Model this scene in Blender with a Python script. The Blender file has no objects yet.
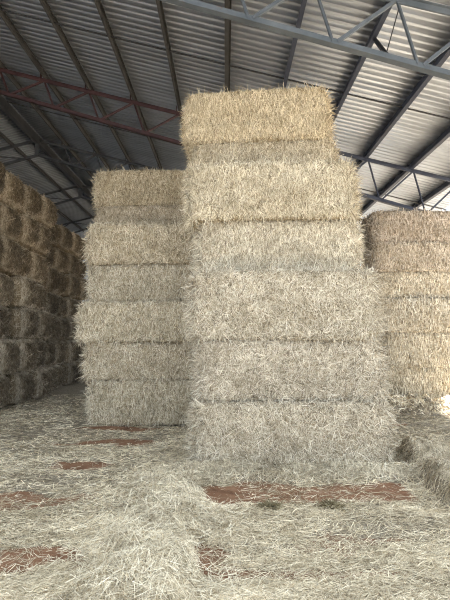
import bpy, math, random
import numpy as np
from mathutils import Vector

rng = np.random.default_rng(7)
random.seed(7)
scene = bpy.context.scene
col = scene.collection


# ------------------------------------------------------------------ helpers
def hash3(i, j, k, s):
    n = (i * 374761393 + j * 668265263 + k * 1274126177 + s * 974711) & 0xFFFFFFFF
    n = ((n ^ (n >> 13)) * 1274126177) & 0xFFFFFFFF
    n = n ^ (n >> 16)
    return (n & 0xFFFF) / 65535.0


def vnoise(x, y, z, seed=0):
    x = np.asarray(x, float); y = np.asarray(y, float) + 0 * x; z = np.asarray(z, float) + 0 * x
    xi = np.floor(x).astype(np.int64); yi = np.floor(y).astype(np.int64); zi = np.floor(z).astype(np.int64)
    fx, fy, fz = x - xi, y - yi, z - zi
    fx = fx * fx * (3 - 2 * fx); fy = fy * fy * (3 - 2 * fy); fz = fz * fz * (3 - 2 * fz)
    r = 0
    for a in (0, 1):
        for b in (0, 1):
            for c in (0, 1):
                w = (fx if a else 1 - fx) * (fy if b else 1 - fy) * (fz if c else 1 - fz)
                r = r + w * hash3(xi + a, yi + b, zi + c, seed)
    return r * 2 - 1


def fbm(x, y, z, seed=0, octv=3):
    r = 0; amp = 1.0; f = 1.0
    for o in range(octv):
        r = r + amp * vnoise(np.asarray(x) * f, np.asarray(y) * f, np.asarray(z) * f, seed + o * 17)
        amp *= 0.5; f *= 2.1
    return r


def mesh_np(name, verts, quads, tone=None, mats=(), mat_idx=None, smooth=False, normals=None):
    me = bpy.data.meshes.new(name)
    verts = np.asarray(verts, np.float32); quads = np.asarray(quads, np.int32)
    me.vertices.add(len(verts)); me.vertices.foreach_set('co', verts.ravel())
    n = len(quads)
    me.loops.add(n * 4); me.loops.foreach_set('vertex_index', quads.ravel())
    me.polygons.add(n)
    me.polygons.foreach_set('loop_start', np.arange(0, n * 4, 4, dtype=np.int32))
    me.polygons.foreach_set('loop_total', np.full(n, 4, np.int32))
    for m in mats: me.materials.append(m)
    if mat_idx is not None: me.polygons.foreach_set('material_index', np.asarray(mat_idx, np.int32))
    if smooth is not False:
        me.polygons.foreach_set('use_smooth', np.full(n, True) if smooth is True else np.asarray(smooth, bool))
    if tone is not None:
        a = me.attributes.new('tone', 'FLOAT', 'POINT')
        a.data.foreach_set('value', np.asarray(tone, np.float32))
    me.update(calc_edges=True)
    return me


def link(name, me, parent=None, mat=None):
    o = bpy.data.objects.new(name, me); col.objects.link(o)
    if parent is not None: o.parent = parent
    if mat is not None and len(me.materials) == 0: me.materials.append(mat)
    return o


def tag(o, label=None, cat=None, group=None, kind=None):
    if label: o['label'] = label
    if cat: o['category'] = cat
    if group: o['group'] = group
    if kind: o['kind'] = kind
    return o


class MB:
    """collects prisms and boxes into one mesh"""
    def __init__(s): s.v = []; s.f = []

    def prism(s, profile, a, b, up=(0, 0, 1)):
        """extrude a closed 2-D profile (side, up) from point a to point b"""
        a = Vector(a); b = Vector(b); d = (b - a).normalized()
        side = d.cross(Vector(up))
        if side.length < 1e-4: side = d.cross(Vector((0, 1, 0)))
        side.normalize(); u = side.cross(d).normalized()
        i = len(s.v); n = len(profile)
        for p in (a, b):
            for (x, y) in profile: s.v.append(tuple(p + side * x + u * y))
        for k in range(n):
            k2 = (k + 1) % n
            s.f.append((i + k, i + k2, i + n + k2, i + n + k))
        s.f.append(tuple(i + k for k in reversed(range(n))))
        s.f.append(tuple(i + n + k for k in range(n)))
        return s

    def bar(s, a, b, w, h, up=(0, 0, 1)):
        return s.prism([(-w/2, -h/2), (w/2, -h/2), (w/2, h/2), (-w/2, h/2)], a, b, up)

    def rod(s, a, b, r, n=8):
        return s.prism([(r*math.cos(2*math.pi*k/n), r*math.sin(2*math.pi*k/n)) for k in range(n)], a, b)

    def angle(s, a, b, w, t, up=(0, 0, 1), flip=1):
        """L section"""
        pr = [(0, 0), (w*flip, 0), (w*flip, t), (t*flip, t), (t*flip, w), (0, w)]
        if flip < 0: pr = pr[::-1]
        pr = [(x - w*flip/2, y - w/2) for x, y in pr]
        return s.prism(pr, a, b, up)

    def tee(s, a, b, w, h, t, up=(0, 0, 1), inv=True):
        """two angles back to back: T section, flange at the bottom when inv"""
        pr = [(-w/2, 0), (w/2, 0), (w/2, t), (t, t), (t, h), (-t, h), (-t, t), (-w/2, t)]
        if not inv: pr = [(x, h - y) for x, y in pr][::-1]
        pr = [(x, y - h/2) for x, y in pr]
        return s.prism(pr, a, b, up)

    def build(s, name, mat, parent=None):
        me = bpy.data.meshes.new(name)
        off = Vector((0, 0, 0))
        me.from_pydata(s.v, [], s.f); me.materials.append(mat); me.update()
        return link(name, me, parent)


# ------------------------------------------------------------------ materials
def new_mat(name):
    m = bpy.data.materials.new(name); m.use_nodes = True
    nt = m.node_tree; bs = nt.nodes['Principled BSDF']
    return m, nt, bs


def ramp(nt, stops, fac):
    r = nt.nodes.new('ShaderNodeValToRGB')
    e = r.color_ramp.elements
    while len(e) < len(stops): e.new(0.5)
    for x, (p, c) in zip(e, stops): x.position = p; x.color = (*c, 1)
    nt.links.new(fac, r.inputs[0])
    return r.outputs[0]


def noise(nt, scale, detail=4, vec=None, rough=0.6):
    n = nt.nodes.new('ShaderNodeTexNoise'); n.inputs['Scale'].default_value = scale
    n.inputs['Detail'].default_value = detail; n.inputs['Roughness'].default_value = rough
    if vec is not None: nt.links.new(vec, n.inputs['Vector'])
    return n.outputs['Fac']


def mix(nt, a, b, fac, mode='MIX'):
    n = nt.nodes.new('ShaderNodeMix'); n.data_type = 'RGBA'; n.blend_type = mode
    for sock, v in ((n.inputs[6], a), (n.inputs[7], b)):
        if isinstance(v, tuple): sock.default_value = (*v, 1)
        else: nt.links.new(v, sock)
    if isinstance(fac, (int, float)): n.inputs[0].default_value = fac
    else: nt.links.new(fac, n.inputs[0])
    return n.outputs[2]


def mapping(nt, scale, coord='Object', rot=(0, 0, 0)):
    tc = nt.nodes.new('ShaderNodeTexCoord'); mp = nt.nodes.new('ShaderNodeMapping')
    mp.inputs['Scale'].default_value = scale; mp.inputs['Rotation'].default_value = rot
    nt.links.new(tc.outputs[coord], mp.inputs['Vector'])
    return mp.outputs[0]


STRAW = [(0.0, (0.12, 0.097, 0.070)), (0.25, (0.36, 0.315, 0.237)), (0.6, (0.62, 0.572, 0.482)), (1.0, (0.93, 0.90, 0.82))]


def straw_material():
    m, nt, bs = new_mat('straw')
    at = nt.nodes.new('ShaderNodeAttribute'); at.attribute_name = 'tone'
    c = ramp(nt, STRAW, at.outputs['Fac'])
    oi = nt.nodes.new('ShaderNodeObjectInfo')
    c = mix(nt, c, oi.outputs['Color'], 1.0, 'MULTIPLY')
    # patches of weathering over the bale
    pn = noise(nt, 3.0, 3, mapping(nt, (1, 1, 1.5)))
    w = ramp(nt, [(0.35, (0.80, 0.77, 0.72)), (0.65, (1.05, 1.03, 1.0))], pn)
    c = mix(nt, c, w, 1.0, 'MULTIPLY')
    nt.links.new(c, bs.inputs['Base Color'])
    bs.inputs['Roughness'].default_value = 0.62
    bs.inputs['Specular IOR Level'].default_value = 0.3
    return m


def bale_core_material():
    m, nt, bs = new_mat('packed_straw')
    v1 = mapping(nt, (70, 70, 9)); v2 = mapping(nt, (9, 60, 60), rot=(0, 0.5, 0))
    a = noise(nt, 1.0, 4, v1, 0.7); b = noise(nt, 1.0, 3, v2, 0.7)
    mx = nt.nodes.new('ShaderNodeMath'); mx.operation = 'ADD'
    nt.links.new(a, mx.inputs[0]); nt.links.new(b, mx.inputs[1])
    mh = nt.nodes.new('ShaderNodeMath'); mh.operation = 'MULTIPLY'; mh.inputs[1].default_value = 0.5
    nt.links.new(mx.outputs[0], mh.inputs[0])
    c = ramp(nt, [(0.3, (0.07, 0.05, 0.03)), (0.46, (0.28, 0.225, 0.145)), (0.62, (0.60, 0.52, 0.39))], mh.outputs[0])
    oi = nt.nodes.new('ShaderNodeObjectInfo')
    c = mix(nt, c, oi.outputs['Color'], 1.0, 'MULTIPLY')
    nt.links.new(c, bs.inputs['Base Color']); bs.inputs['Roughness'].default_value = 0.8
    bp = nt.nodes.new('ShaderNodeBump'); bp.inputs['Strength'].default_value = 0.8; bp.inputs['Distance'].default_value = 0.015
    nt.links.new(mh.outputs[0], bp.inputs['Height']); nt.links.new(bp.outputs[0], bs.inputs['Normal'])
    return m


def ground_material():
    m, nt, bs = new_mat('red_earth_with_trampled_straw')
    at = nt.nodes.new('ShaderNodeAttribute'); at.attribute_name = 'tone'      # 1 = bare earth
    v = mapping(nt, (1, 1, 1))
    e = ramp(nt, [(0.3, (0.16, 0.075, 0.038)), (0.5, (0.28, 0.14, 0.075)), (0.75, (0.40, 0.25, 0.16))], noise(nt, 5.0, 8, v, 0.7))
    s1 = noise(nt, 1.0, 5, mapping(nt, (16, 90, 20), rot=(0, 0, 0.3)), 0.75)
    s2 = noise(nt, 1.0, 5, mapping(nt, (90, 20, 20), rot=(0, 0, 0.5)), 0.75)
    mx = nt.nodes.new('ShaderNodeMath'); mx.operation = 'MAXIMUM'
    nt.links.new(s1, mx.inputs[0]); nt.links.new(s2, mx.inputs[1])
    s = ramp(nt, [(0.42, (0.10, 0.075, 0.05)), (0.56, (0.32, 0.265, 0.19)), (0.70, (0.62, 0.56, 0.45))], mx.outputs[0])
    # bare mask broken by noise
    nb = noise(nt, 14.0, 6, v, 0.7)
    ad = nt.nodes.new('ShaderNodeMath'); ad.operation = 'ADD'
    nt.links.new(at.outputs['Fac'], ad.inputs[0]); nt.links.new(nb, ad.inputs[1])
    fm = ramp(nt, [(0.80, (0, 0, 0)), (1.05, (1, 1, 1))], ad.outputs[0])
    c = mix(nt, s, e, fm)
    nt.links.new(c, bs.inputs['Base Color']); bs.inputs['Roughness'].default_value = 0.9
    bp = nt.nodes.new('ShaderNodeBump'); bp.inputs['Strength'].default_value = 0.7; bp.inputs['Distance'].default_value = 0.02
    nt.links.new(mx.outputs[0], bp.inputs['Height']); nt.links.new(bp.outputs[0], bs.inputs['Normal'])
    return m


def sheet_material(name='galvanised_sheet', k=0.9):
    m, nt, bs = new_mat(name)
    n1 = noise(nt, 1.0, 5, mapping(nt, (0.5, 3.0, 1.0)), 0.6)
    c = ramp(nt, [(0.3, (0.38, 0.385, 0.39)), (0.7, (0.56, 0.565, 0.57))], n1)
    c = mix(nt, c, (k*0.95, k, k*1.10), 1.0, 'MULTIPLY')
    # rusty lap marks
    n2 = noise(nt, 1.0, 4, mapping(nt, (0.35, 6.0, 1.0)), 0.7)
    f = ramp(nt, [(0.66, (0, 0, 0)), (0.76, (0.5, 0.5, 0.5))], n2)
    c = mix(nt, c, (0.20, 0.13, 0.09), f)
    nt.links.new(c, bs.inputs['Base Color'])
    bs.inputs['Metallic'].default_value = 0.65; bs.inputs['Roughness'].default_value = 0.38
    return m


def steel_material(name, c1, c2, rust=0.62):
    m, nt, bs = new_mat(name)
    n1 = noise(nt, 2.5, 6, mapping(nt, (1, 1, 1)), 0.65)
    c = ramp(nt, [(0.35, c1), (0.65, c2)], n1)
    n2 = noise(nt, 6.0, 6, mapping(nt, (1, 1, 1)), 0.7)
    f = ramp(nt, [(rust, (0, 0, 0)), (rust + 0.1, (0.7, 0.7, 0.7))], n2)
    c = mix(nt, c, (0.13, 0.075, 0.05), f)
    nt.links.new(c, bs.inputs['Base Color'])
    bs.inputs['Metallic'].default_value = 0.2; bs.inputs['Roughness'].default_value = 0.55
    return m


M_straw = straw_material(); M_core = bale_core_material(); M_ground = ground_material()
M_sheet = sheet_material(); M_sheet_shaded = sheet_material('shaded_sheet', 0.34)  # second sheet is a darkened copy, shade of the far slope in its colour
M_steel = steel_material('grey_blue_steel', (0.075, 0.092, 0.112), (0.13, 0.15, 0.175))
M_dark = steel_material('dark_steel', (0.028, 0.029, 0.032), (0.055, 0.056, 0.06))
M_dim = steel_material('dim_steel', (0.045, 0.043, 0.042), (0.08, 0.077, 0.075))
M_navy = steel_material('navy_grey_steel', (0.04, 0.045, 0.07), (0.07, 0.08, 0.11))
M_red = steel_material('red_oxide_steel', (0.030, 0.012, 0.013), (0.055, 0.022, 0.022))


# ------------------------------------------------------------------ straw ribbons
def ribbons(P, D, Nn, L, W, tone, bend):
    """one bent two-quad ribbon per straw. P start, D direction, Nn facing normal, L length, W width, bend vectors"""
    n = len(P)
    S = np.cross(D, Nn); S /= np.maximum(np.linalg.norm(S, axis=1, keepdims=True), 1e-6)
    S = S * (W[:, None] * 0.5)
    p0 = P; p1 = P + D * (L * 0.5)[:, None] + bend * 0.4; p2 = P + D * L[:, None] + bend * 1.0
    # slight fold so that a straw keeps some body from every side
    F = np.cross(S, D); F /= np.maximum(np.linalg.norm(F, axis=1, keepdims=True), 1e-6)
    V = np.stack([p0 - S, p0 + S, p1 + S, p1 - S, p2 + S * 0.6, p2 - S * 0.6], axis=1).reshape(-1, 3)
    b = np.arange(n)[:, None] * 6
    Q = np.concatenate([b + np.array([[0, 1, 2, 3]]), b + np.array([[3, 2, 4, 5]])], axis=0)
    T = np.repeat(tone, 6)
    return V, Q, T


def norm(v): return v / np.maximum(np.linalg.norm(v, axis=1, keepdims=True), 1e-9)


# ------------------------------------------------------------------ bales
def round_box(p, dims, r, seed, bulge, lump, end):
    """map points on the box surface (with face normals implied) to the bale surface"""
    lim = np.array(dims) - r
    q = np.clip(p, -lim, lim)
    d = norm(p - q + 1e-9)
    s = q + d * r
    hx, hy, hz = dims
    ux, uy, uz = s[:, 0]/hx, s[:, 1]/hy, s[:, 2]/hz
    # swelling of the faces between the strings
    s[:, 0] += np.sign(ux) * np.abs(ux)**4 * bulge * (1 - np.abs(uy)**2.4) * (1 - np.abs(uz)**3)
    # frayed ends draw in and round off
    tt = np.clip((np.abs(ux) - 0.84)/0.16, 0, 1)**2
    s[:, 1] *= 1 - 0.20*end*tt; s[:, 2] = (s[:, 2] + hz)*(1 - 0.07*end*tt) - hz*(1 - 0.035*end*tt)
    s[:, 1] += np.sign(uy) * np.abs(uy)**4 * bulge * 0.5 * (1 - uz**2) * (1 - ux**4)
    # flakes along the length
    fl = vnoise(s[:, 0] * 11 + 40, s[:, 1] * 1.2, s[:, 2] * 1.2, seed + 3)
    lo = fbm(s[:, 0] * 2.2 + 9, s[:, 1] * 2.6, s[:, 2] * 3.4, seed, 3)
    hi = vnoise(s[:, 0] * 26, s[:, 1] * 26, s[:, 2] * 26, seed + 5)
    disp = lump * lo * 0.75 + 0.010 * fl * (1 - np.abs(d[:, 0])) + 0.007 * hi
    # bed faces stay flatter so bales sit on one another
    disp = disp * (1 - 0.75 * np.abs(d[:, 2])**2) - 0.004 * np.abs(d[:, 2])**2
    return s + d * disp[:, None], d


def bale_mesh(name, L, W, H, n_straw, seed, r=0.10, bulge=0.05, lump=0.035, vert=0.75, fray=1.0, wid=0.0055, faces=(1, .35, 1, 1, .6, .12), tone_mid=0.55, end_tone=0.0, tone_sd=0.3, vert_end=None, rim=0.0, end=1.0):
    g = np.random.default_rng(seed)
    dims = (L/2, W/2, H/2)
    V = []; Q = []; off = 0
    step = 0.035
    spec = [(1, -1, 0, 2), (1, 1, 0, 2), (0, -1, 1, 2), (0, 1, 1, 2), (2, 1, 0, 1), (2, -1, 0, 1)]  # axis, sign, u, v
    for ax, sg, u, v in spec:
        nu = max(6, int(2*dims[u]/step)); nv = max(6, int(2*dims[v]/step))
        gu = np.linspace(-dims[u], dims[u], nu + 1); gv = np.linspace(-dims[v], dims[v], nv + 1)
        A, B = np.meshgrid(gu, gv, indexing='ij')
        p = np.zeros((A.size, 3)); p[:, u] = A.ravel(); p[:, v] = B.ravel(); p[:, ax] = sg*dims[ax]
        s, d = round_box(p, dims, r, seed, bulge, lump, end)
        idx = np.arange(A.size).reshape(nu + 1, nv + 1)
        q = np.stack([idx[:-1, :-1], idx[1:, :-1], idx[1:, 1:], idx[:-1, 1:]], -1).reshape(-1, 4)
        axis_n = np.cross(np.eye(3)[u], np.eye(3)[v])[ax] * sg
        if axis_n < 0: q = q[:, ::-1]
        V.append(s); Q.append(q + off); off += len(s)
    nb = sum(len(q) for q in Q)
    tone = [np.full(off, 0.5)]
    # straws by face
    areas = [L*H, L*H, W*H, W*H, L*W, L*W]
    wts = np.array([a*f for a, f in zip(areas, faces)]); wts /= wts.sum()
    for (ax, sg, u, v), w in zip(spec, wts):
        n = int(n_straw * w)
        if n < 1: continue
        p = np.zeros((n, 3))
        p[:, u] = g.uniform(-1, 1, n) * dims[u]; p[:, v] = g.uniform(-1, 1, n) * dims[v]; p[:, ax] = sg*dims[ax]
        s, d = round_box(p, dims, r, seed, bulge, lump, end)
        # in-plane direction
        if ax == 1 or ax == 0:
            sd = vert if ax == 1 else (vert_end if vert_end is not None else vert)
            th = np.pi/2 + g.normal(0, 1, n) * sd
            th = np.where(g.random(n) < 0.18, g.uniform(0, 2*np.pi, n), th)
            th = np.where(g.random(n) < 0.5, th, th + np.pi)
        else:
            th = g.uniform(0, 2*np.pi, n)
        t = np.zeros((n, 3)); t[:, u] = np.cos(th); t[:, v] = np.sin(th)
        t = t - d * np.sum(t*d, axis=1, keepdims=True); t = norm(t)
        edge = np.abs(p[:, u])/dims[u] if ax != 0 else np.ones(n)*0.8
        rimz = (np.abs(p[:, 2])/dims[2] > 0.90) & (g.random(n) < 0.2) & (ax == 1)
        frayed = (g.random(n) < (0.06 + 0.30*np.clip((edge - 0.86)/0.14, 0, 1) if ax != 0 else np.full(n, 0.34))*fray)
        frayed |= rimz
        t = np.where((rimz & (p[:, 2] > 0))[:, None], t*np.sign(t[:, 2:3] + 1e-9)*np.where(g.random(n) < 0.5, 1, -1)[:, None], t)
        a = np.where(frayed, g.uniform(0.15, 1.1, n), np.abs(g.normal(0, 0.16, n)))
        D = norm(t*np.cos(a)[:, None] + d*np.sin(a)[:, None])
        Ln = np.where(frayed, g.uniform(0.05, 0.16, n), g.uniform(0.035, 0.11, n))
        Wd = wid * g.uniform(0.7, 1.35, n)
        P = s + d*(g.uniform(-0.004, 0.010, n))[:, None] - D*(Ln*np.where(frayed, 0.12, 0.5))[:, None]
        nn = norm(d + g.normal(0, 0.45, (n, 3)))
        bend = g.normal(0, 0.010, (n, 3)) * (1 + 2.0*frayed[:, None])
        bend[:, 2] -= 0.018*frayed
        # keep the straws of the bed faces from poking far through
        tn = g.normal(tone_mid, tone_sd, n) + 0.10*frayed
        if rim:                                     # lit rims put into the straw tone: dark middle, paler edges
            if ax == 0:
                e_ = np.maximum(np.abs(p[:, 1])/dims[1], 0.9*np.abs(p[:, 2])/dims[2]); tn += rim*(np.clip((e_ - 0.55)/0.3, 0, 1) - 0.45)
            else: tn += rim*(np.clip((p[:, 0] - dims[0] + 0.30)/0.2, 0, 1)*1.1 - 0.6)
        tn = np.clip(tn, 0.02, 1)
        v_, q_, t_ = ribbons(P, D, nn, Ln, Wd, tn, bend)
        V.append(v_); Q.append(q_ + off); tone.append(t_); off += len(v_)
    V = np.concatenate(V); Q = np.concatenate(Q); T = np.concatenate(tone)
    mi = np.ones(len(Q), np.int32); mi[:nb] = 0
    sm = np.zeros(len(Q), bool); sm[:nb] = True
    return mesh_np(name, V, Q, T, (M_core, M_straw), mi, sm)


def bale(me, x, y, z, rz=0.0, tint=(1, 1, 1), label=None, group=None, rx=0.0, ry=0.0, scale=(1, 1, 1), flip=False):
    o = bpy.data.objects.new('straw_bale', me); col.objects.link(o)
    o.location = (x, y, z); o.rotation_euler = (rx, ry, rz + (math.pi if flip else 0)); o.scale = scale
    o.color = (*tint, 1)
    return tag(o, label, 'straw bale', group)


# ---- tall centre stack: (x0, x1, z0, z1, y_front, rz, tint)
MW = 0.95
G1 = 'bales of the tall centre stack'
main_spec = [
    (-0.38, 1.97, 0.00, 0.765, 5.30, -0.02, (1.02, 0.98, 0.92), 1.0, 0.045,
     'greyish shaggy bottom bale of the tall centre stack, resting on the littered floor'),
    (-0.34, 1.95, 0.765, 1.50, 5.46, -0.01, (1.0, 0.97, 0.93), 0.95, 0.035,
     'second straw bale up in the tall centre stack, duller grey beige with messy stalks'),
    (-0.43, 1.92, 1.50, 2.36, 5.42, -0.035, (0.98, 0.96, 0.92), 0.8, 0.035,
     'third bale up in the tall centre stack, thick and jutting out'),
    (-0.38, 1.88, 2.36, 3.13, 6.03, -0.055, (1.08, 1.06, 1.01), 0.42, 0.03,
     'pale middle bale of the tall centre stack, set back above the jutting bale'),
    (-0.52, 1.83, 3.13, 3.92, 5.92, -0.075, (1.06, 1.03, 0.95), 0.45, 0.035,
     'wide pale bale of the tall centre stack with frayed ends, third from its top'),
    (-0.56, 1.84, 3.92, 4.66, 6.95, -0.09, (1.00, 0.95, 0.85), 0.45, 0.03,
     'half hidden bale just under the topmost bale of the tall centre stack'),
    (-0.65, 1.72, 4.66, 5.50, 6.90, -0.10, (1.10, 1.03, 0.89), 0.28, 0.035,
     'topmost bale of the tall centre stack, golden straw close under the roof'),
]
main_meshes = []
for i, (x0, x1, z0, z1, yf, rz, tint, vert, lump, lab) in enumerate(main_spec):
    me = bale_mesh('straw_bale_centre', x1 - x0 - 0.12, MW, z1 - z0, 48000, 100 + i, r=0.075, bulge=0.06,
                   lump=lump, vert=vert, fray=0.9 if i != 0 else 1.2, wid=0.0052, tone_mid=0.54, tone_sd=0.33)
    main_meshes.append(me)
    bale(me, (x0 + x1)/2, yf + MW/2, (z0 + z1)/2, rz, tint, lab, G1)

# ---- back row that carries the set-back bales
low = [bale_mesh('straw_bale_plain', 2.38, 0.88, 0.75, 7000, 300 + k, wid=0.009) for k in range(2)]
zs = [0.0, 0.765, 1.50, 2.36, 3.13, 3.92]
for k in range(5):
    h = zs[k+1] - zs[k]
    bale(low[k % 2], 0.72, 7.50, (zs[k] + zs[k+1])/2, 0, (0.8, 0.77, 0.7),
         'straw bale in the row hidden right behind the tall centre stack', 'hidden bales behind the centre stack', scale=(1, 1, h/0.75), flip=k % 2 == 1)

# ---- left middle stack, in the shade
G2 = 'bales of the stack left of centre'
left_spec = [
    (-2.47, 0.00, 0.77, 8.02, 0.00, (1.02, 0.98, 0.90), 'bottom bale of the shaded stack left of the tall centre stack'),
    (-2.56, 0.77, 1.46, 8.05, 0.00, (1.03, 0.99, 0.92), 'second bale up in the shaded stack left of centre, left end fraying'),
    (-2.68, 1.46, 2.17, 7.95, -0.01, (1.05, 1.02, 0.95), 'third bale up in the shaded stack left of centre, sticking out farthest left'),
    (-2.54, 2.17, 2.85, 8.06, -0.02, (0.95, 0.93, 0.88), 'middle bale of the shaded stack left of centre, greyer than those around it'),
    (-2.56, 2.85, 3.60, 8.00, -0.01, (0.97, 0.93, 0.85), 'third bale from the top of the shaded stack left of centre'),
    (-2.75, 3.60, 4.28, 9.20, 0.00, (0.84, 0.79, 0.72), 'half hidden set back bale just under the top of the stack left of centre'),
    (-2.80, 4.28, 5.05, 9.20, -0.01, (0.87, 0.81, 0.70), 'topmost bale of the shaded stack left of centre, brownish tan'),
]
left_protos = [bale_mesh('straw_bale_shaded', 2.40, 0.90, 0.74, 22000, 400 + k, r=0.07, vert=0.5, wid=0.007, lump=0.04, fray=1.1) for k in range(3)]
for i, (x0, z0, z1, yf, rz, tint, lab) in enumerate(left_spec):
    bale(left_protos[i % 3], x0 + 1.27, yf + 0.45, (z0 + z1)/2, rz, tint, lab, G2, scale=(1, 1, (z1 - z0)/0.74))
zs = [0.0, 0.77, 1.46, 2.17, 2.85, 3.60]
for k in range(5):
    h = zs[k+1] - zs[k]
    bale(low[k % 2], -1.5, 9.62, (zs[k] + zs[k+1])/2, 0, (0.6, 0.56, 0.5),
         'straw bale in the row hidden right behind the stack left of centre', 'hidden bales behind the left stack', scale=(1, 1, h/0.75), flip=k % 2 == 1)

# ---- right stack, out where the light comes in
G3 = 'bales of the stack on the right'
right_spec = [
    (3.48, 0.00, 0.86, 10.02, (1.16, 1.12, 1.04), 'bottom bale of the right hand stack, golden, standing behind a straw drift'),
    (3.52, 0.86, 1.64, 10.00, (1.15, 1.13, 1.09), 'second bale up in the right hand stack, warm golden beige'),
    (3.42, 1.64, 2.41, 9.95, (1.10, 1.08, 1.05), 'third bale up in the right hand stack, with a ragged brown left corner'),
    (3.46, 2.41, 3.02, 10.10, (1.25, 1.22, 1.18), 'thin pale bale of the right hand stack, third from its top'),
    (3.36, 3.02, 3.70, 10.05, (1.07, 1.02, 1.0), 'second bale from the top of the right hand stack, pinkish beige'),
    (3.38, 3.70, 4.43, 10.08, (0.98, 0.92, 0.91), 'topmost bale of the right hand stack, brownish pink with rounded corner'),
]
right_protos = [bale_mesh('straw_bale_right', 2.42, 0.90, 0.74, 20000, 500 + k, r=0.08, vert=0.17, wid=0.010, lump=0.03, fray=0.7) for k in range(3)]
for i, (x0, z0, z1, yf, tint, lab) in enumerate(right_spec):
    bale(right_protos[i % 3], x0 + 1.21, yf + 0.45, (z0 + z1)/2, 0.0, tint, lab, G3, scale=(1, 1, (z1 - z0)/0.74))

# ---- dark wall of bale ends along the left side; bales lie with their length across
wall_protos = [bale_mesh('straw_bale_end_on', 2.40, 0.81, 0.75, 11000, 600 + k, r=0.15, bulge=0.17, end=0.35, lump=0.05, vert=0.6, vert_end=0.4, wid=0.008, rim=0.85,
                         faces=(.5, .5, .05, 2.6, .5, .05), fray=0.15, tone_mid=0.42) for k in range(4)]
levels = ['bottom', 'second', 'third', 'fourth', 'fifth', 'sixth', 'top']
cols = ['nearest', 'second', 'third', 'fourth', 'fifth', 'sixth', 'seventh', 'farthest']
ys = [8.95, 9.86, 10.77, 11.68, 13.05, 13.97, 14.88, 15.79]
R = random.Random(3)
for c, y in enumerate(ys):
    z = 0.0
    for l in range(7):
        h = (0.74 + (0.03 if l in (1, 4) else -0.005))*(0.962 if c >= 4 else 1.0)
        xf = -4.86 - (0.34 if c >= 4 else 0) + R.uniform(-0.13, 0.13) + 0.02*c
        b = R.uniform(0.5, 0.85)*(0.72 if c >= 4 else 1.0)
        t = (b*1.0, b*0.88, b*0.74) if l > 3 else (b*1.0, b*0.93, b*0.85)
        where = ('in the front block' if c < 4 else 'in the rear block past the dark gap')
        lab = 'brown bale end in the dark left wall, %s row up, %s column from the front' % (levels[l], cols[c])
        if l == 0: lab = 'brown bale end on the floor under the dark left wall, %s column from the front' % cols[c]
        if l == 6: lab = 'brown bale end topping the dark left wall, %s column from the front' % cols[c]
        if c == 7: lab = lab.replace(' column from the front', ' column')
        bale(wall_protos[R.randrange(4)], xf - 1.20, y, z + h/2, R.uniform(-0.02, 0.02), t, lab, 'bales of the dark left wall', scale=(1, 1, h/0.74))
        z += h


# ------------------------------------------------------------------ ground
BARE = [  # x, y, rx, ry, strength
    (-1.85, 7.85, .75, .16, 1.0), (-1.70, 6.85, .75, .20, 1.0), (-1.72, 5.62, .42, .22, 1.0), (-2.0, 4.45, .8, .20, .62),
    (-1.40, 3.22, .42, .16, .95), (0.04, 4.60, .26, .32, 1.2), (0.55, 4.64, .6, .30, .75), (1.30, 4.66, .6, .28, .8), (1.72, 4.62, .27, .26, .95),
    (-0.08, 3.28, .17, .24, 1.0), (0.22, 3.12, .35, .12, .8), (0.6, 3.10, .5, .10, .6),
    (0.56, 5.22, .2, .10, .9), (3.2, 8.3, .25, .10, .9), (5.6, 9.6, 1.2, .14, .8), (0.9, 3.5, .5, .12, .45), (-2.9, 4.0, .5, .2, .5)]


def bare(x, y):
    b = 0
    wx = x + 0.16*fbm(x*3, y*3, 1.0, 41, 4); wy = y + 0.11*fbm(x*3.5, y*4.5, 5.0, 42, 4)
    for cx, cy, rx, ry, s in BARE:
        q = ((wx - cx)/rx)**2 + ((wy - cy)/ry)**2
        b = np.maximum(b, s*np.clip(1.35 - q*0.85, 0, 1))
    return np.clip(b, 0, 1)


def seg_d(x, y, a, b):
    ax, ay = a; bx, by = b
    t = np.clip(((x-ax)*(bx-ax) + (y-ay)*(by-ay))/((bx-ax)**2 + (by-ay)**2), 0, 1)
    return np.hypot(x - ax - t*(bx-ax), y - ay - t*(by-ay)), t


def floor_h(x, y):
    return 0.018*fbm(x*1.3, y*1.3, 0, 31, 3) - 0.02


def drift_h(x, y):
    """height of the loose straw drifts above the floor"""
    lump = 1 + 0.35*fbm(x*4, y*4, 2.0, 33, 3)
    d, t = seg_d(x, y, (-0.40, 5.2), (-0.42, 2.2))
    side = np.where(x > -0.40, 0.24, 0.55)
    h = (0.07 + 0.07*t)*np.exp(-(d/side)**2)
    d2, t2 = seg_d(x, y, (2.34, 5.9), (2.16, 4.3)); xr_ = 2.34 - 0.1125*(5.9 - y)
    h = np.maximum(h, 0.20*np.where(x < xr_, np.exp(-(d2/0.09)**2), np.exp(-((x-xr_)/1.0)**2)*np.exp(-(np.maximum(0, np.maximum(y-5.9, 4.3-y))/0.35)**2)))
    h = np.maximum(h, 0.09*np.exp(-((y-5.2)/0.18)**2)*np.clip((x+0.9)/0.3, 0, 1)*np.clip((2.5-x)/0.3, 0, 1))
    h = np.maximum(h, 0.26*np.exp(-((y-9.75)/0.45)**2)*np.clip((x-2.9)/0.6, 0, 1))
    h = np.maximum(h, 0.035*np.exp(-((y-3.85)/0.32)**2)*np.clip((x+0.3)/0.3, 0, 1))
    h = np.maximum(h, 0.07*np.exp(-((y-2.55)/0.35)**2))
    return np.maximum(h*lump, 0)


def full_h(x, y): return floor_h(x, y) + drift_h(x, y) * (1 - 0.8*bare(x, y))


# floor: red earth, one continuous sheet, finer near the camera
def axis(a, b, fine0, fine1, s, S):
    out = [a]
    v = a
    while v < b:
        v += s if fine0 <= v <= fine1 else S
        out.append(v)
    return np.array(out)


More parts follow.
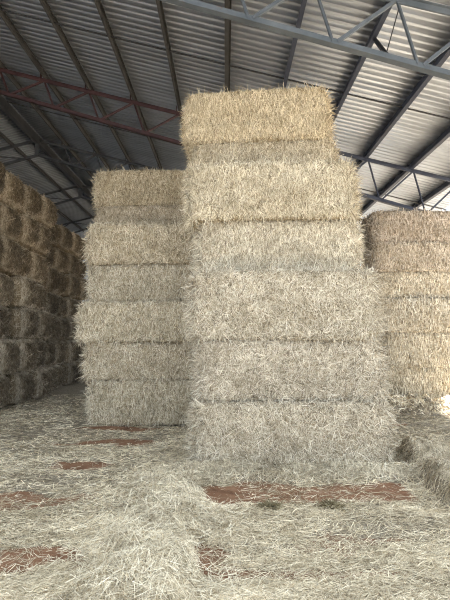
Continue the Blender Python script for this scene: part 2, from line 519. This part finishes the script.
gx = axis(-18, 26, -6, 6.5, 0.05, 0.5); gy = axis(-18, 34, 1.5, 11, 0.05, 0.5)
A, B = np.meshgrid(gx, gy, indexing='ij')
x = A.ravel(); y = B.ravel()
idx = np.arange(A.size).reshape(A.shape)
q = np.stack([idx[:-1, :-1], idx[1:, :-1], idx[1:, 1:], idx[:-1, 1:]], -1).reshape(-1, 4)
me = mesh_np('floor', np.stack([x, y, full_h(x, y)], 1), q, bare(x, y), (M_ground,), None, True)
tag(link('floor', me), kind='structure', label='red earth floor with trampled straw')


def scatter_straw(n, sampler, mean_len, wid, keep=None, seed=1, tone_mid=0.62, lift=0.012, tilt=0.16, aniso=0.0):
    g = np.random.default_rng(seed)
    x, y = sampler(g, n)
    b = bare(x, y)
    k = g.random(len(x)) < (1 - 0.93*np.clip(b*1.12, 0, 1)) * np.clip(0.8 + 0.5*fbm(x*1.6, y*2.4, 8.0, 61, 3), 0.25, 1)
    if keep is not None: k &= keep(x, y)
    # thin patches
    x, y = x[k], y[k]; n = len(x)
    z = full_h(x, y) + g.random(n)**2*lift*(1 - 0.5*bare(x, y)) + 0.002
    th = np.where(g.random(n) < aniso, g.normal(0.15, 0.45, n), g.uniform(0, 2*np.pi, n))
    a = g.normal(0, tilt, n)
    D = np.stack([np.cos(th)*np.cos(a), np.sin(th)*np.cos(a), np.sin(a)], 1)
    eps = 0.06
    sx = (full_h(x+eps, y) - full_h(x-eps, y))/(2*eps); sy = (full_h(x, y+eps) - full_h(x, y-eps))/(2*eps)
    D[:, 2] += sx*D[:, 0] + sy*D[:, 1]; D = norm(D)
    L = mean_len*g.uniform(0.35, 1.5, n)
    W = wid*g.uniform(0.6, 1.35, n)*np.clip(y/4.0, 0.8, 2.4)
    P = np.stack([x, y, z], 1) - D*(L*0.5)[:, None]
    N = norm(np.stack([g.normal(0, .5, n), g.normal(0, .5, n), np.ones(n)], 1))
    bend = g.normal(0, 0.016, (n, 3)); bend[:, 2] *= 0.6
    patch = fbm(x*1.1, y*1.6, 3.0, 77, 3)
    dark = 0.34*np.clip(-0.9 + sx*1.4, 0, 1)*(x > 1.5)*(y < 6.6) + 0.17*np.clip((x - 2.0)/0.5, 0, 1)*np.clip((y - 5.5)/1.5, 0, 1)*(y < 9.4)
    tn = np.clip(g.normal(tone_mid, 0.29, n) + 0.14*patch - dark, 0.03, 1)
    return ribbons(P, D, N, L, W, tn, bend)


def inside_any_bale(x, y):
    m = (x > -0.40) & (x < 1.90) & (y > 5.42) & (y < 8.0)
    m |= (x > -2.45) & (x < -0.1) & (y > 8.1) & (y < 10.1)
    m |= (x > 3.5) & (y > 10.1) & (y < 11.2)
    m |= (x < -4.95) & (y > 8.4)
    return m


def sampler_main(g, n):
    # even over the picture: density falls with distance
    y = 1/g.uniform(1/12.5, 1/2.2, n)
    x = g.uniform(-0.62, 0.62, n)*(y + 0.8)
    return x, y


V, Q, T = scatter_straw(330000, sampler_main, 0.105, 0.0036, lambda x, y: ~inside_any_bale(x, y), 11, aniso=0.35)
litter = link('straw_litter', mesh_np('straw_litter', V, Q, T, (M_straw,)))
tag(litter, 'loose pale straw scattered over the red earth floor', 'straw litter', kind='stuff')
litter.color = (1.26, 1.19, 1.05, 1)


def drift(name, n, sampler, lab, cat, seed, keep, tint, **kw):
    V, Q, T = scatter_straw(n, sampler, kw.get('mean', 0.105), kw.get('wid', 0.0037), keep, seed, kw.get('tone', 0.62), 0.05, kw.get('tilt', 0.32))
    o = link(name, mesh_np(name, V, Q, T, (M_straw,)))
    tag(o, lab, cat, kind='stuff'); o.color = (*tint, 1)


drift('straw_drift', 45000, lambda g, n: (g.normal(-0.45, 0.24, n), g.uniform(2.2, 5.35, n)),
      'long loose drift of straw running from the tall centre stack toward the viewer', 'straw drift', 21, None, (1.24, 1.19, 1.08))
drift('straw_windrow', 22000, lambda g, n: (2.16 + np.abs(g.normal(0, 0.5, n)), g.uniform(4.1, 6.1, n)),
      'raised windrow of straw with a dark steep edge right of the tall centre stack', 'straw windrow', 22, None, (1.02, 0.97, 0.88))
drift('straw_apron', 18000, lambda g, n: (g.uniform(-0.55, 2.15, n), 5.34 - np.abs(g.normal(0, 0.17, n))),
      'fringe of loose straw heaped along the foot of the tall centre stack', 'straw heap', 23, None, (1.12, 1.08, 0.99))
drift('straw_bank', 9000, lambda g, n: (g.uniform(2.9, 6.4, n), g.normal(9.72, 0.25, n)),
      'bank of bright straw heaped against the foot of the right hand stack', 'straw heap', 24, lambda x, y: y < 10.06, (1.3, 1.24, 1.14), wid=0.009)


def tuft(x, y, seed, lab):
    g = np.random.default_rng(seed); n = 300
    r = np.abs(g.normal(0, 0.05, n)); ph = g.uniform(0, 2*np.pi, n)
    px = x + r*np.cos(ph)*1.2; py = y + r*np.sin(ph)
    P = np.stack([px, py, full_h(px, py) + g.uniform(0, .035, n)], 1)
    a = g.uniform(-0.1, 0.7, n); th = g.uniform(0, 2*np.pi, n)
    D = np.stack([np.cos(th)*np.cos(a), np.sin(th)*np.cos(a), np.sin(a)], 1)
    N = norm(np.stack([g.normal(0, .5, n), -np.ones(n), g.normal(0, .5, n)], 1))
    V, Q, T = ribbons(P, D, N, g.uniform(.03, .08, n), g.uniform(.004, .008, n), np.clip(g.normal(.3, .2, n), 0.02, 1), g.normal(0, .012, (n, 3)))
    o = link('straw_tuft', mesh_np('straw_tuft', V, Q, T, (M_straw,)))
    o.color = (0.62, 0.58, 0.44, 1)
    tag(o, lab, 'straw tuft', 'dark tufts on the floor')


tuft(0.41, 4.2, 5, 'small dark clump of straw just before the bare strip, left one of two')
tuft(0.97, 4.27, 6, 'larger dark greenish clump of straw just before the bare strip, right one of two')

# ------------------------------------------------------------------ shed
S_ = 0.254; RX = -6.55          # roof pitch and ridge position
def top_z(x): return 6.76 - S_*x if x >= RX else 6.76 - S_*RX - S_*(RX - x)
def bot_z(x): return 5.98 - 0.293*x if x >= RX else 5.98 - 0.293*RX - 0.293*(RX - x)
EAVE_R, EAVE_L = 6.5, -15.0
Y0, Y1 = 1.3, 27.0
SHEET = 0.235


def roof_sheet(name, xa, xb, mat):
    # trapezoidal ribs run down the slope (along X), repeated along Y
    prof = [(0.0, 0.0), (0.100, 0.0), (0.106, 0.036), (0.138, 0.036), (0.148, 0.0)]
    ysl, zsl = [], []
    yv = Y0
    while yv < Y1:
        for a, b in prof: ysl.append(yv + a); zsl.append(b)
        yv += 0.157
    ysl = np.array(ysl); zsl = np.array(zsl)
    n = len(ysl); V = []
    for xx in (xa, xb):
        V.append(np.stack([np.full(n, xx), ysl, zsl + top_z(xx) + SHEET], 1))
    V = np.concatenate(V)
    k = np.arange(n - 1)
    Q = np.stack([k, k + 1, k + 1 + n, k + n], 1)
    o = link(name, mesh_np(name, V, Q, None, (mat,)))
    sol = o.modifiers.new('thickness', 'SOLIDIFY'); sol.thickness = 0.004
    return o


tag(roof_sheet('ceiling', RX, EAVE_R, M_sheet), 'ribbed grey metal roof sheeting of the slope over the stacks', kind='structure')
tag(roof_sheet('ceiling_far', RX, EAVE_L, M_sheet_shaded), 'ribbed grey metal roof sheeting beyond the ridge', kind='structure')

# closed left side and back of the shed
def clad(name, a, b, za, zb):
    """ribbed cladding between two plan points"""
    a = np.array(a); b = np.array(b); Ln = np.linalg.norm(b - a); d = (b - a)/Ln; nrm = np.array([-d[1], d[0]])
    prof = [(0.0, 0.0), (0.115, 0.0), (0.135, 0.032), (0.175, 0.032), (0.195, 0.0)]
    s = []; o_ = []
    v = 0
    while v < Ln:
        for p, h in prof: s.append(v + p); o_.append(h)
        v += 0.2
    s = np.array(s); o_ = np.array(o_); n = len(s)
    xy = a[None] + d[None]*s[:, None] + nrm[None]*o_[:, None]
    ztop = np.array([min(top_z(px) + SHEET - 0.01, zb) for px in xy[:, 0]])
    V = np.concatenate([np.column_stack([xy, np.full(n, za)]), np.column_stack([xy, ztop])])
    k = np.arange(n - 1); Q = np.stack([k, k + 1, k + 1 + n, k + n], 1)
    return tag(link(name, mesh_np(name, V, Q, None, (M_sheet,))), kind='structure')


clad('wall_left', (EAVE_L, Y0), (EAVE_L, Y1), -0.05, 20)
clad('wall_back', (EAVE_L, Y1), (EAVE_R, Y1), -0.05, 20)

# purlins: one C section each, running the length of the shed
px_list = [-5.63, -4.51, -3.39, -2.27, -1.12, 0.05, 1.20, 2.36, 3.50, 4.60, 5.72]
ord_ = ['leftmost', 'second from left', 'third from left', 'fourth from left', 'fifth from left', 'sixth from left',
        'fifth from right', 'fourth from right', 'third from right', 'second from right', 'rightmost']
def c_profile(w, h, t, lip):
    return [(-w/2, -h/2), (w/2, -h/2), (w/2, -h/2 + lip), (w/2 - t, -h/2 + lip), (w/2 - t, -h/2 + t), (-w/2 + t, -h/2 + t),
            (-w/2 + t, h/2 - t), (w/2 - t, h/2 - t), (w/2 - t, h/2 - lip), (w/2, h/2 - lip), (w/2, h/2), (-w/2, h/2)]


roof_n = Vector((S_, 0, 1)).normalized()
for i, xx in enumerate(px_list):
    hh = 0.17 if xx > -0.5 else 0.13
    m = MB(); m.prism(c_profile(0.075 if xx > -0.5 else 0.05, hh, 0.006, 0.02), (0, Y0, 0), (0, Y1, 0), up=roof_n); zc = top_z(xx) + 0.232 - hh/2
    o = m.build('roof_purlin', M_navy if xx > 0.6 else M_dim); o.location = (xx, 0, zc)
    tag(o, 'dark steel purlin running front to back above the stacks, %s' % ord_[i], 'purlin', 'purlins under the main roof slope')
fl = []
for i, xx in enumerate([-7.5, -8.62, -9.74, -10.86, -11.98, -13.1]):
    zc = top_z(xx) + 0.14
    m = MB(); m.prism(c_profile(0.06, 0.14, 0.006, 0.02), (0, Y0, 0), (0, Y1, 0), up=Vector((-S_, 0, 1)).normalized())
    o = m.build('roof_purlin', M_dim); o.location = (xx, 0, zc)
    tag(o, 'dark purlin under the far roof slope beyond the ridge beam, %s from the ridge' % ['first', 'second', 'third', 'fourth', 'fifth', 'sixth'][i], 'purlin', 'purlins under the far roof slope')

# ridge beam
m = MB(); m.prism(c_profile(0.14, 0.26, 0.012, 0.14), (0, Y0, 0), (0, Y1, 0)); 
o = m.build('ridge_beam', M_dark); o.location = (RX, 0, top_z(RX) - 0.02)
tag(o, 'heavy dark ridge beam running front to back above the dark left wall', 'ridge beam')

# trusses
truss_spec = [
    (5.82, M_steel, M_steel, 'near grey blue steel roof truss crossing above the tall centre stack'),
    (10.70, M_red, M_navy, 'second roof truss back, dark reddish at left, passing behind the tall centre stack'),
    (15.25, M_dark, M_dark, 'third roof truss back, dark, seen above the shaded left stack'),
    (19.95, M_dark, M_dark, 'farthest visible roof truss, dark, at the far end of the ridge beam'),
    (24.6, M_dark, M_dark, 'dark roof truss close to the back wall of the shed'),
]
for ti, (Y, ml, mr, lab) in enumerate(truss_spec):
    root = bpy.data.objects.new('roof_truss', None); col.objects.link(root); root.location = (0, Y, 0)
    tag(root, lab, 'roof truss', 'roof trusses')
    k = 1.12 if ti == 0 else 1.0
    XM = 0.6
    def part(name, a, b, kind, w):
        """member pieces may change paint at XM"""
        mat = ml if (a[0] + b[0])/2 < XM else mr
        mb = MB()
        if kind == 'tee': mb.tee(a, b, w, w, 0.012)
        elif kind == 'teetop': mb.tee(a, b, w, w, 0.012, inv=False)
        elif kind == 'angle': mb.angle(a, b, w, 0.010)
        elif kind == 'rod': mb.rod(a, b, w)
        return mb.build(name, mat, root)
    w = 0.083*k
    part('top_chord', (RX, 0, top_z(RX)), (XM, 0, top_z(XM)), 'teetop', w); part('top_chord', (XM, 0, top_z(XM)), (EAVE_R, 0, top_z(EAVE_R)), 'teetop', w)
    part('bottom_chord', (RX, 0, bot_z(RX)), (XM, 0, bot_z(XM)), 'tee', w*1.1); part('bottom_chord', (XM, 0, bot_z(XM)), (EAVE_R, 0, bot_z(EAVE_R)), 'tee', w*1.1)
    part('top_chord', (RX, 0, top_z(RX)), (EAVE_L, 0, top_z(EAVE_L)), 'teetop', w)
    part('bottom_chord', (RX, 0, bot_z(RX)), (EAVE_L, 0, bot_z(EAVE_L)), 'tee', w*1.1)
    part('king_post', (RX, 0.0, bot_z(RX) - 0.02), (RX, 0.0, top_z(RX)), 'tee', 0.15)
    ww = 0.042*k
    for a_, b_ in zip(px_list[:-1], px_list[1:]):
        mid = a_ + 0.26*(b_ - a_)
        for s_, tx in ((-1, a_), (1, b_)):
            part('web_brace', (tx + 0.02*(-s_), 0.0, top_z(tx) - 0.02), (mid + 0.03*s_, 0.0, bot_z(mid + 0.03*s_) + 0.02), 'angle', ww)
    for a_, b_ in ((-8.6, -7.0), (-8.6, -10.2), (-11.8, -10.2), (-11.8, -13.4)):
        part('web_brace', (a_, 0, top_z(a_)), (b_, 0, bot_z(b_)), 'angle', ww)
    for xx in px_list:                                       # cleats that hold the purlins
        mb = MB(); mb.bar((xx - 0.075, 0, top_z(xx) + 0.03), (xx - 0.075, 0, top_z(xx) + 0.19), 0.10, 0.012, up=(1, 0, 0))
        mb.build('purlin_cleat', ml if xx < XM else mr, root)

# fly braces from the near truss up to the purlins
for xx, lab in ((2.36, 'short dark strut bracing the near truss to the purlin at upper right'), ):
    mb = MB(); mb.angle((xx + 0.0, 6.75, top_z(xx) + 0.09), (xx - 0.12, 5.88, bot_z(xx - 0.12) + 0.05), 0.045, 0.008)
    tag(mb.build('fly_brace', M_dark), lab, 'fly brace')
mb = MB(); mb.rod((2.2, 5.88, bot_z(2.2) + 0.03), (2.46, 5.98, top_z(2.46) + 0.05), 0.008)
tag(mb.build('tie_rod', M_dark), 'thin dark tie rod rising from the near truss at upper right', 'tie rod')

# bridging bars at mid bay
for Y, lab in ((8.45, 'thin bridging bar under the purlins between the near truss and the second truss'),
               (12.9, 'thin bridging bar under the purlins just behind the second truss'),
               (17.6, 'thin bridging bar under the purlins between the third and farthest truss')):
    mb = MB(); a = (RX, Y, top_z(RX) + 0.15); b = (EAVE_R, Y, top_z(EAVE_R) + 0.15)
    mb.angle(a, b, 0.034, 0.005)
    tag(mb.build('bridging_bar', M_dark), lab, 'bridging bar', 'bridging bars')

# ------------------------------------------------------------------ light
w = bpy.data.worlds.new('World'); scene.world = w; w.use_nodes = True
bg = w.node_tree.nodes['Background']; bg.inputs[0].default_value = (0.82, 0.93, 1.03, 1); bg.inputs[1].default_value = 1.55
sd = bpy.data.lights.new('sun', 'SUN'); sd.energy = 20.0; sd.angle = math.radians(4); sd.color = (1.0, 0.98, 0.95)
so = bpy.data.objects.new('sun', sd); col.objects.link(so)
so.rotation_euler = Vector((-0.35, -0.02, -0.935)).to_track_quat('-Z', 'Y').to_euler()

# ------------------------------------------------------------------ camera
cd = bpy.data.cameras.new('camera'); cd.sensor_width = 36; cd.lens = 27.0; cd.clip_end = 200
co = bpy.data.objects.new('camera', cd); col.objects.link(co)
co.location = (0, 0, 1.53); co.rotation_euler = (math.radians(90 + 4.8), 0, 0)
scene.camera = co
scene.view_settings.view_transform = 'Standard'
scene.view_settings.look = 'None'
scene.view_settings.exposure = 0.86
scene.cycles.filter_width = 1.1
scene.cycles.denoising_prefilter = 'NONE'
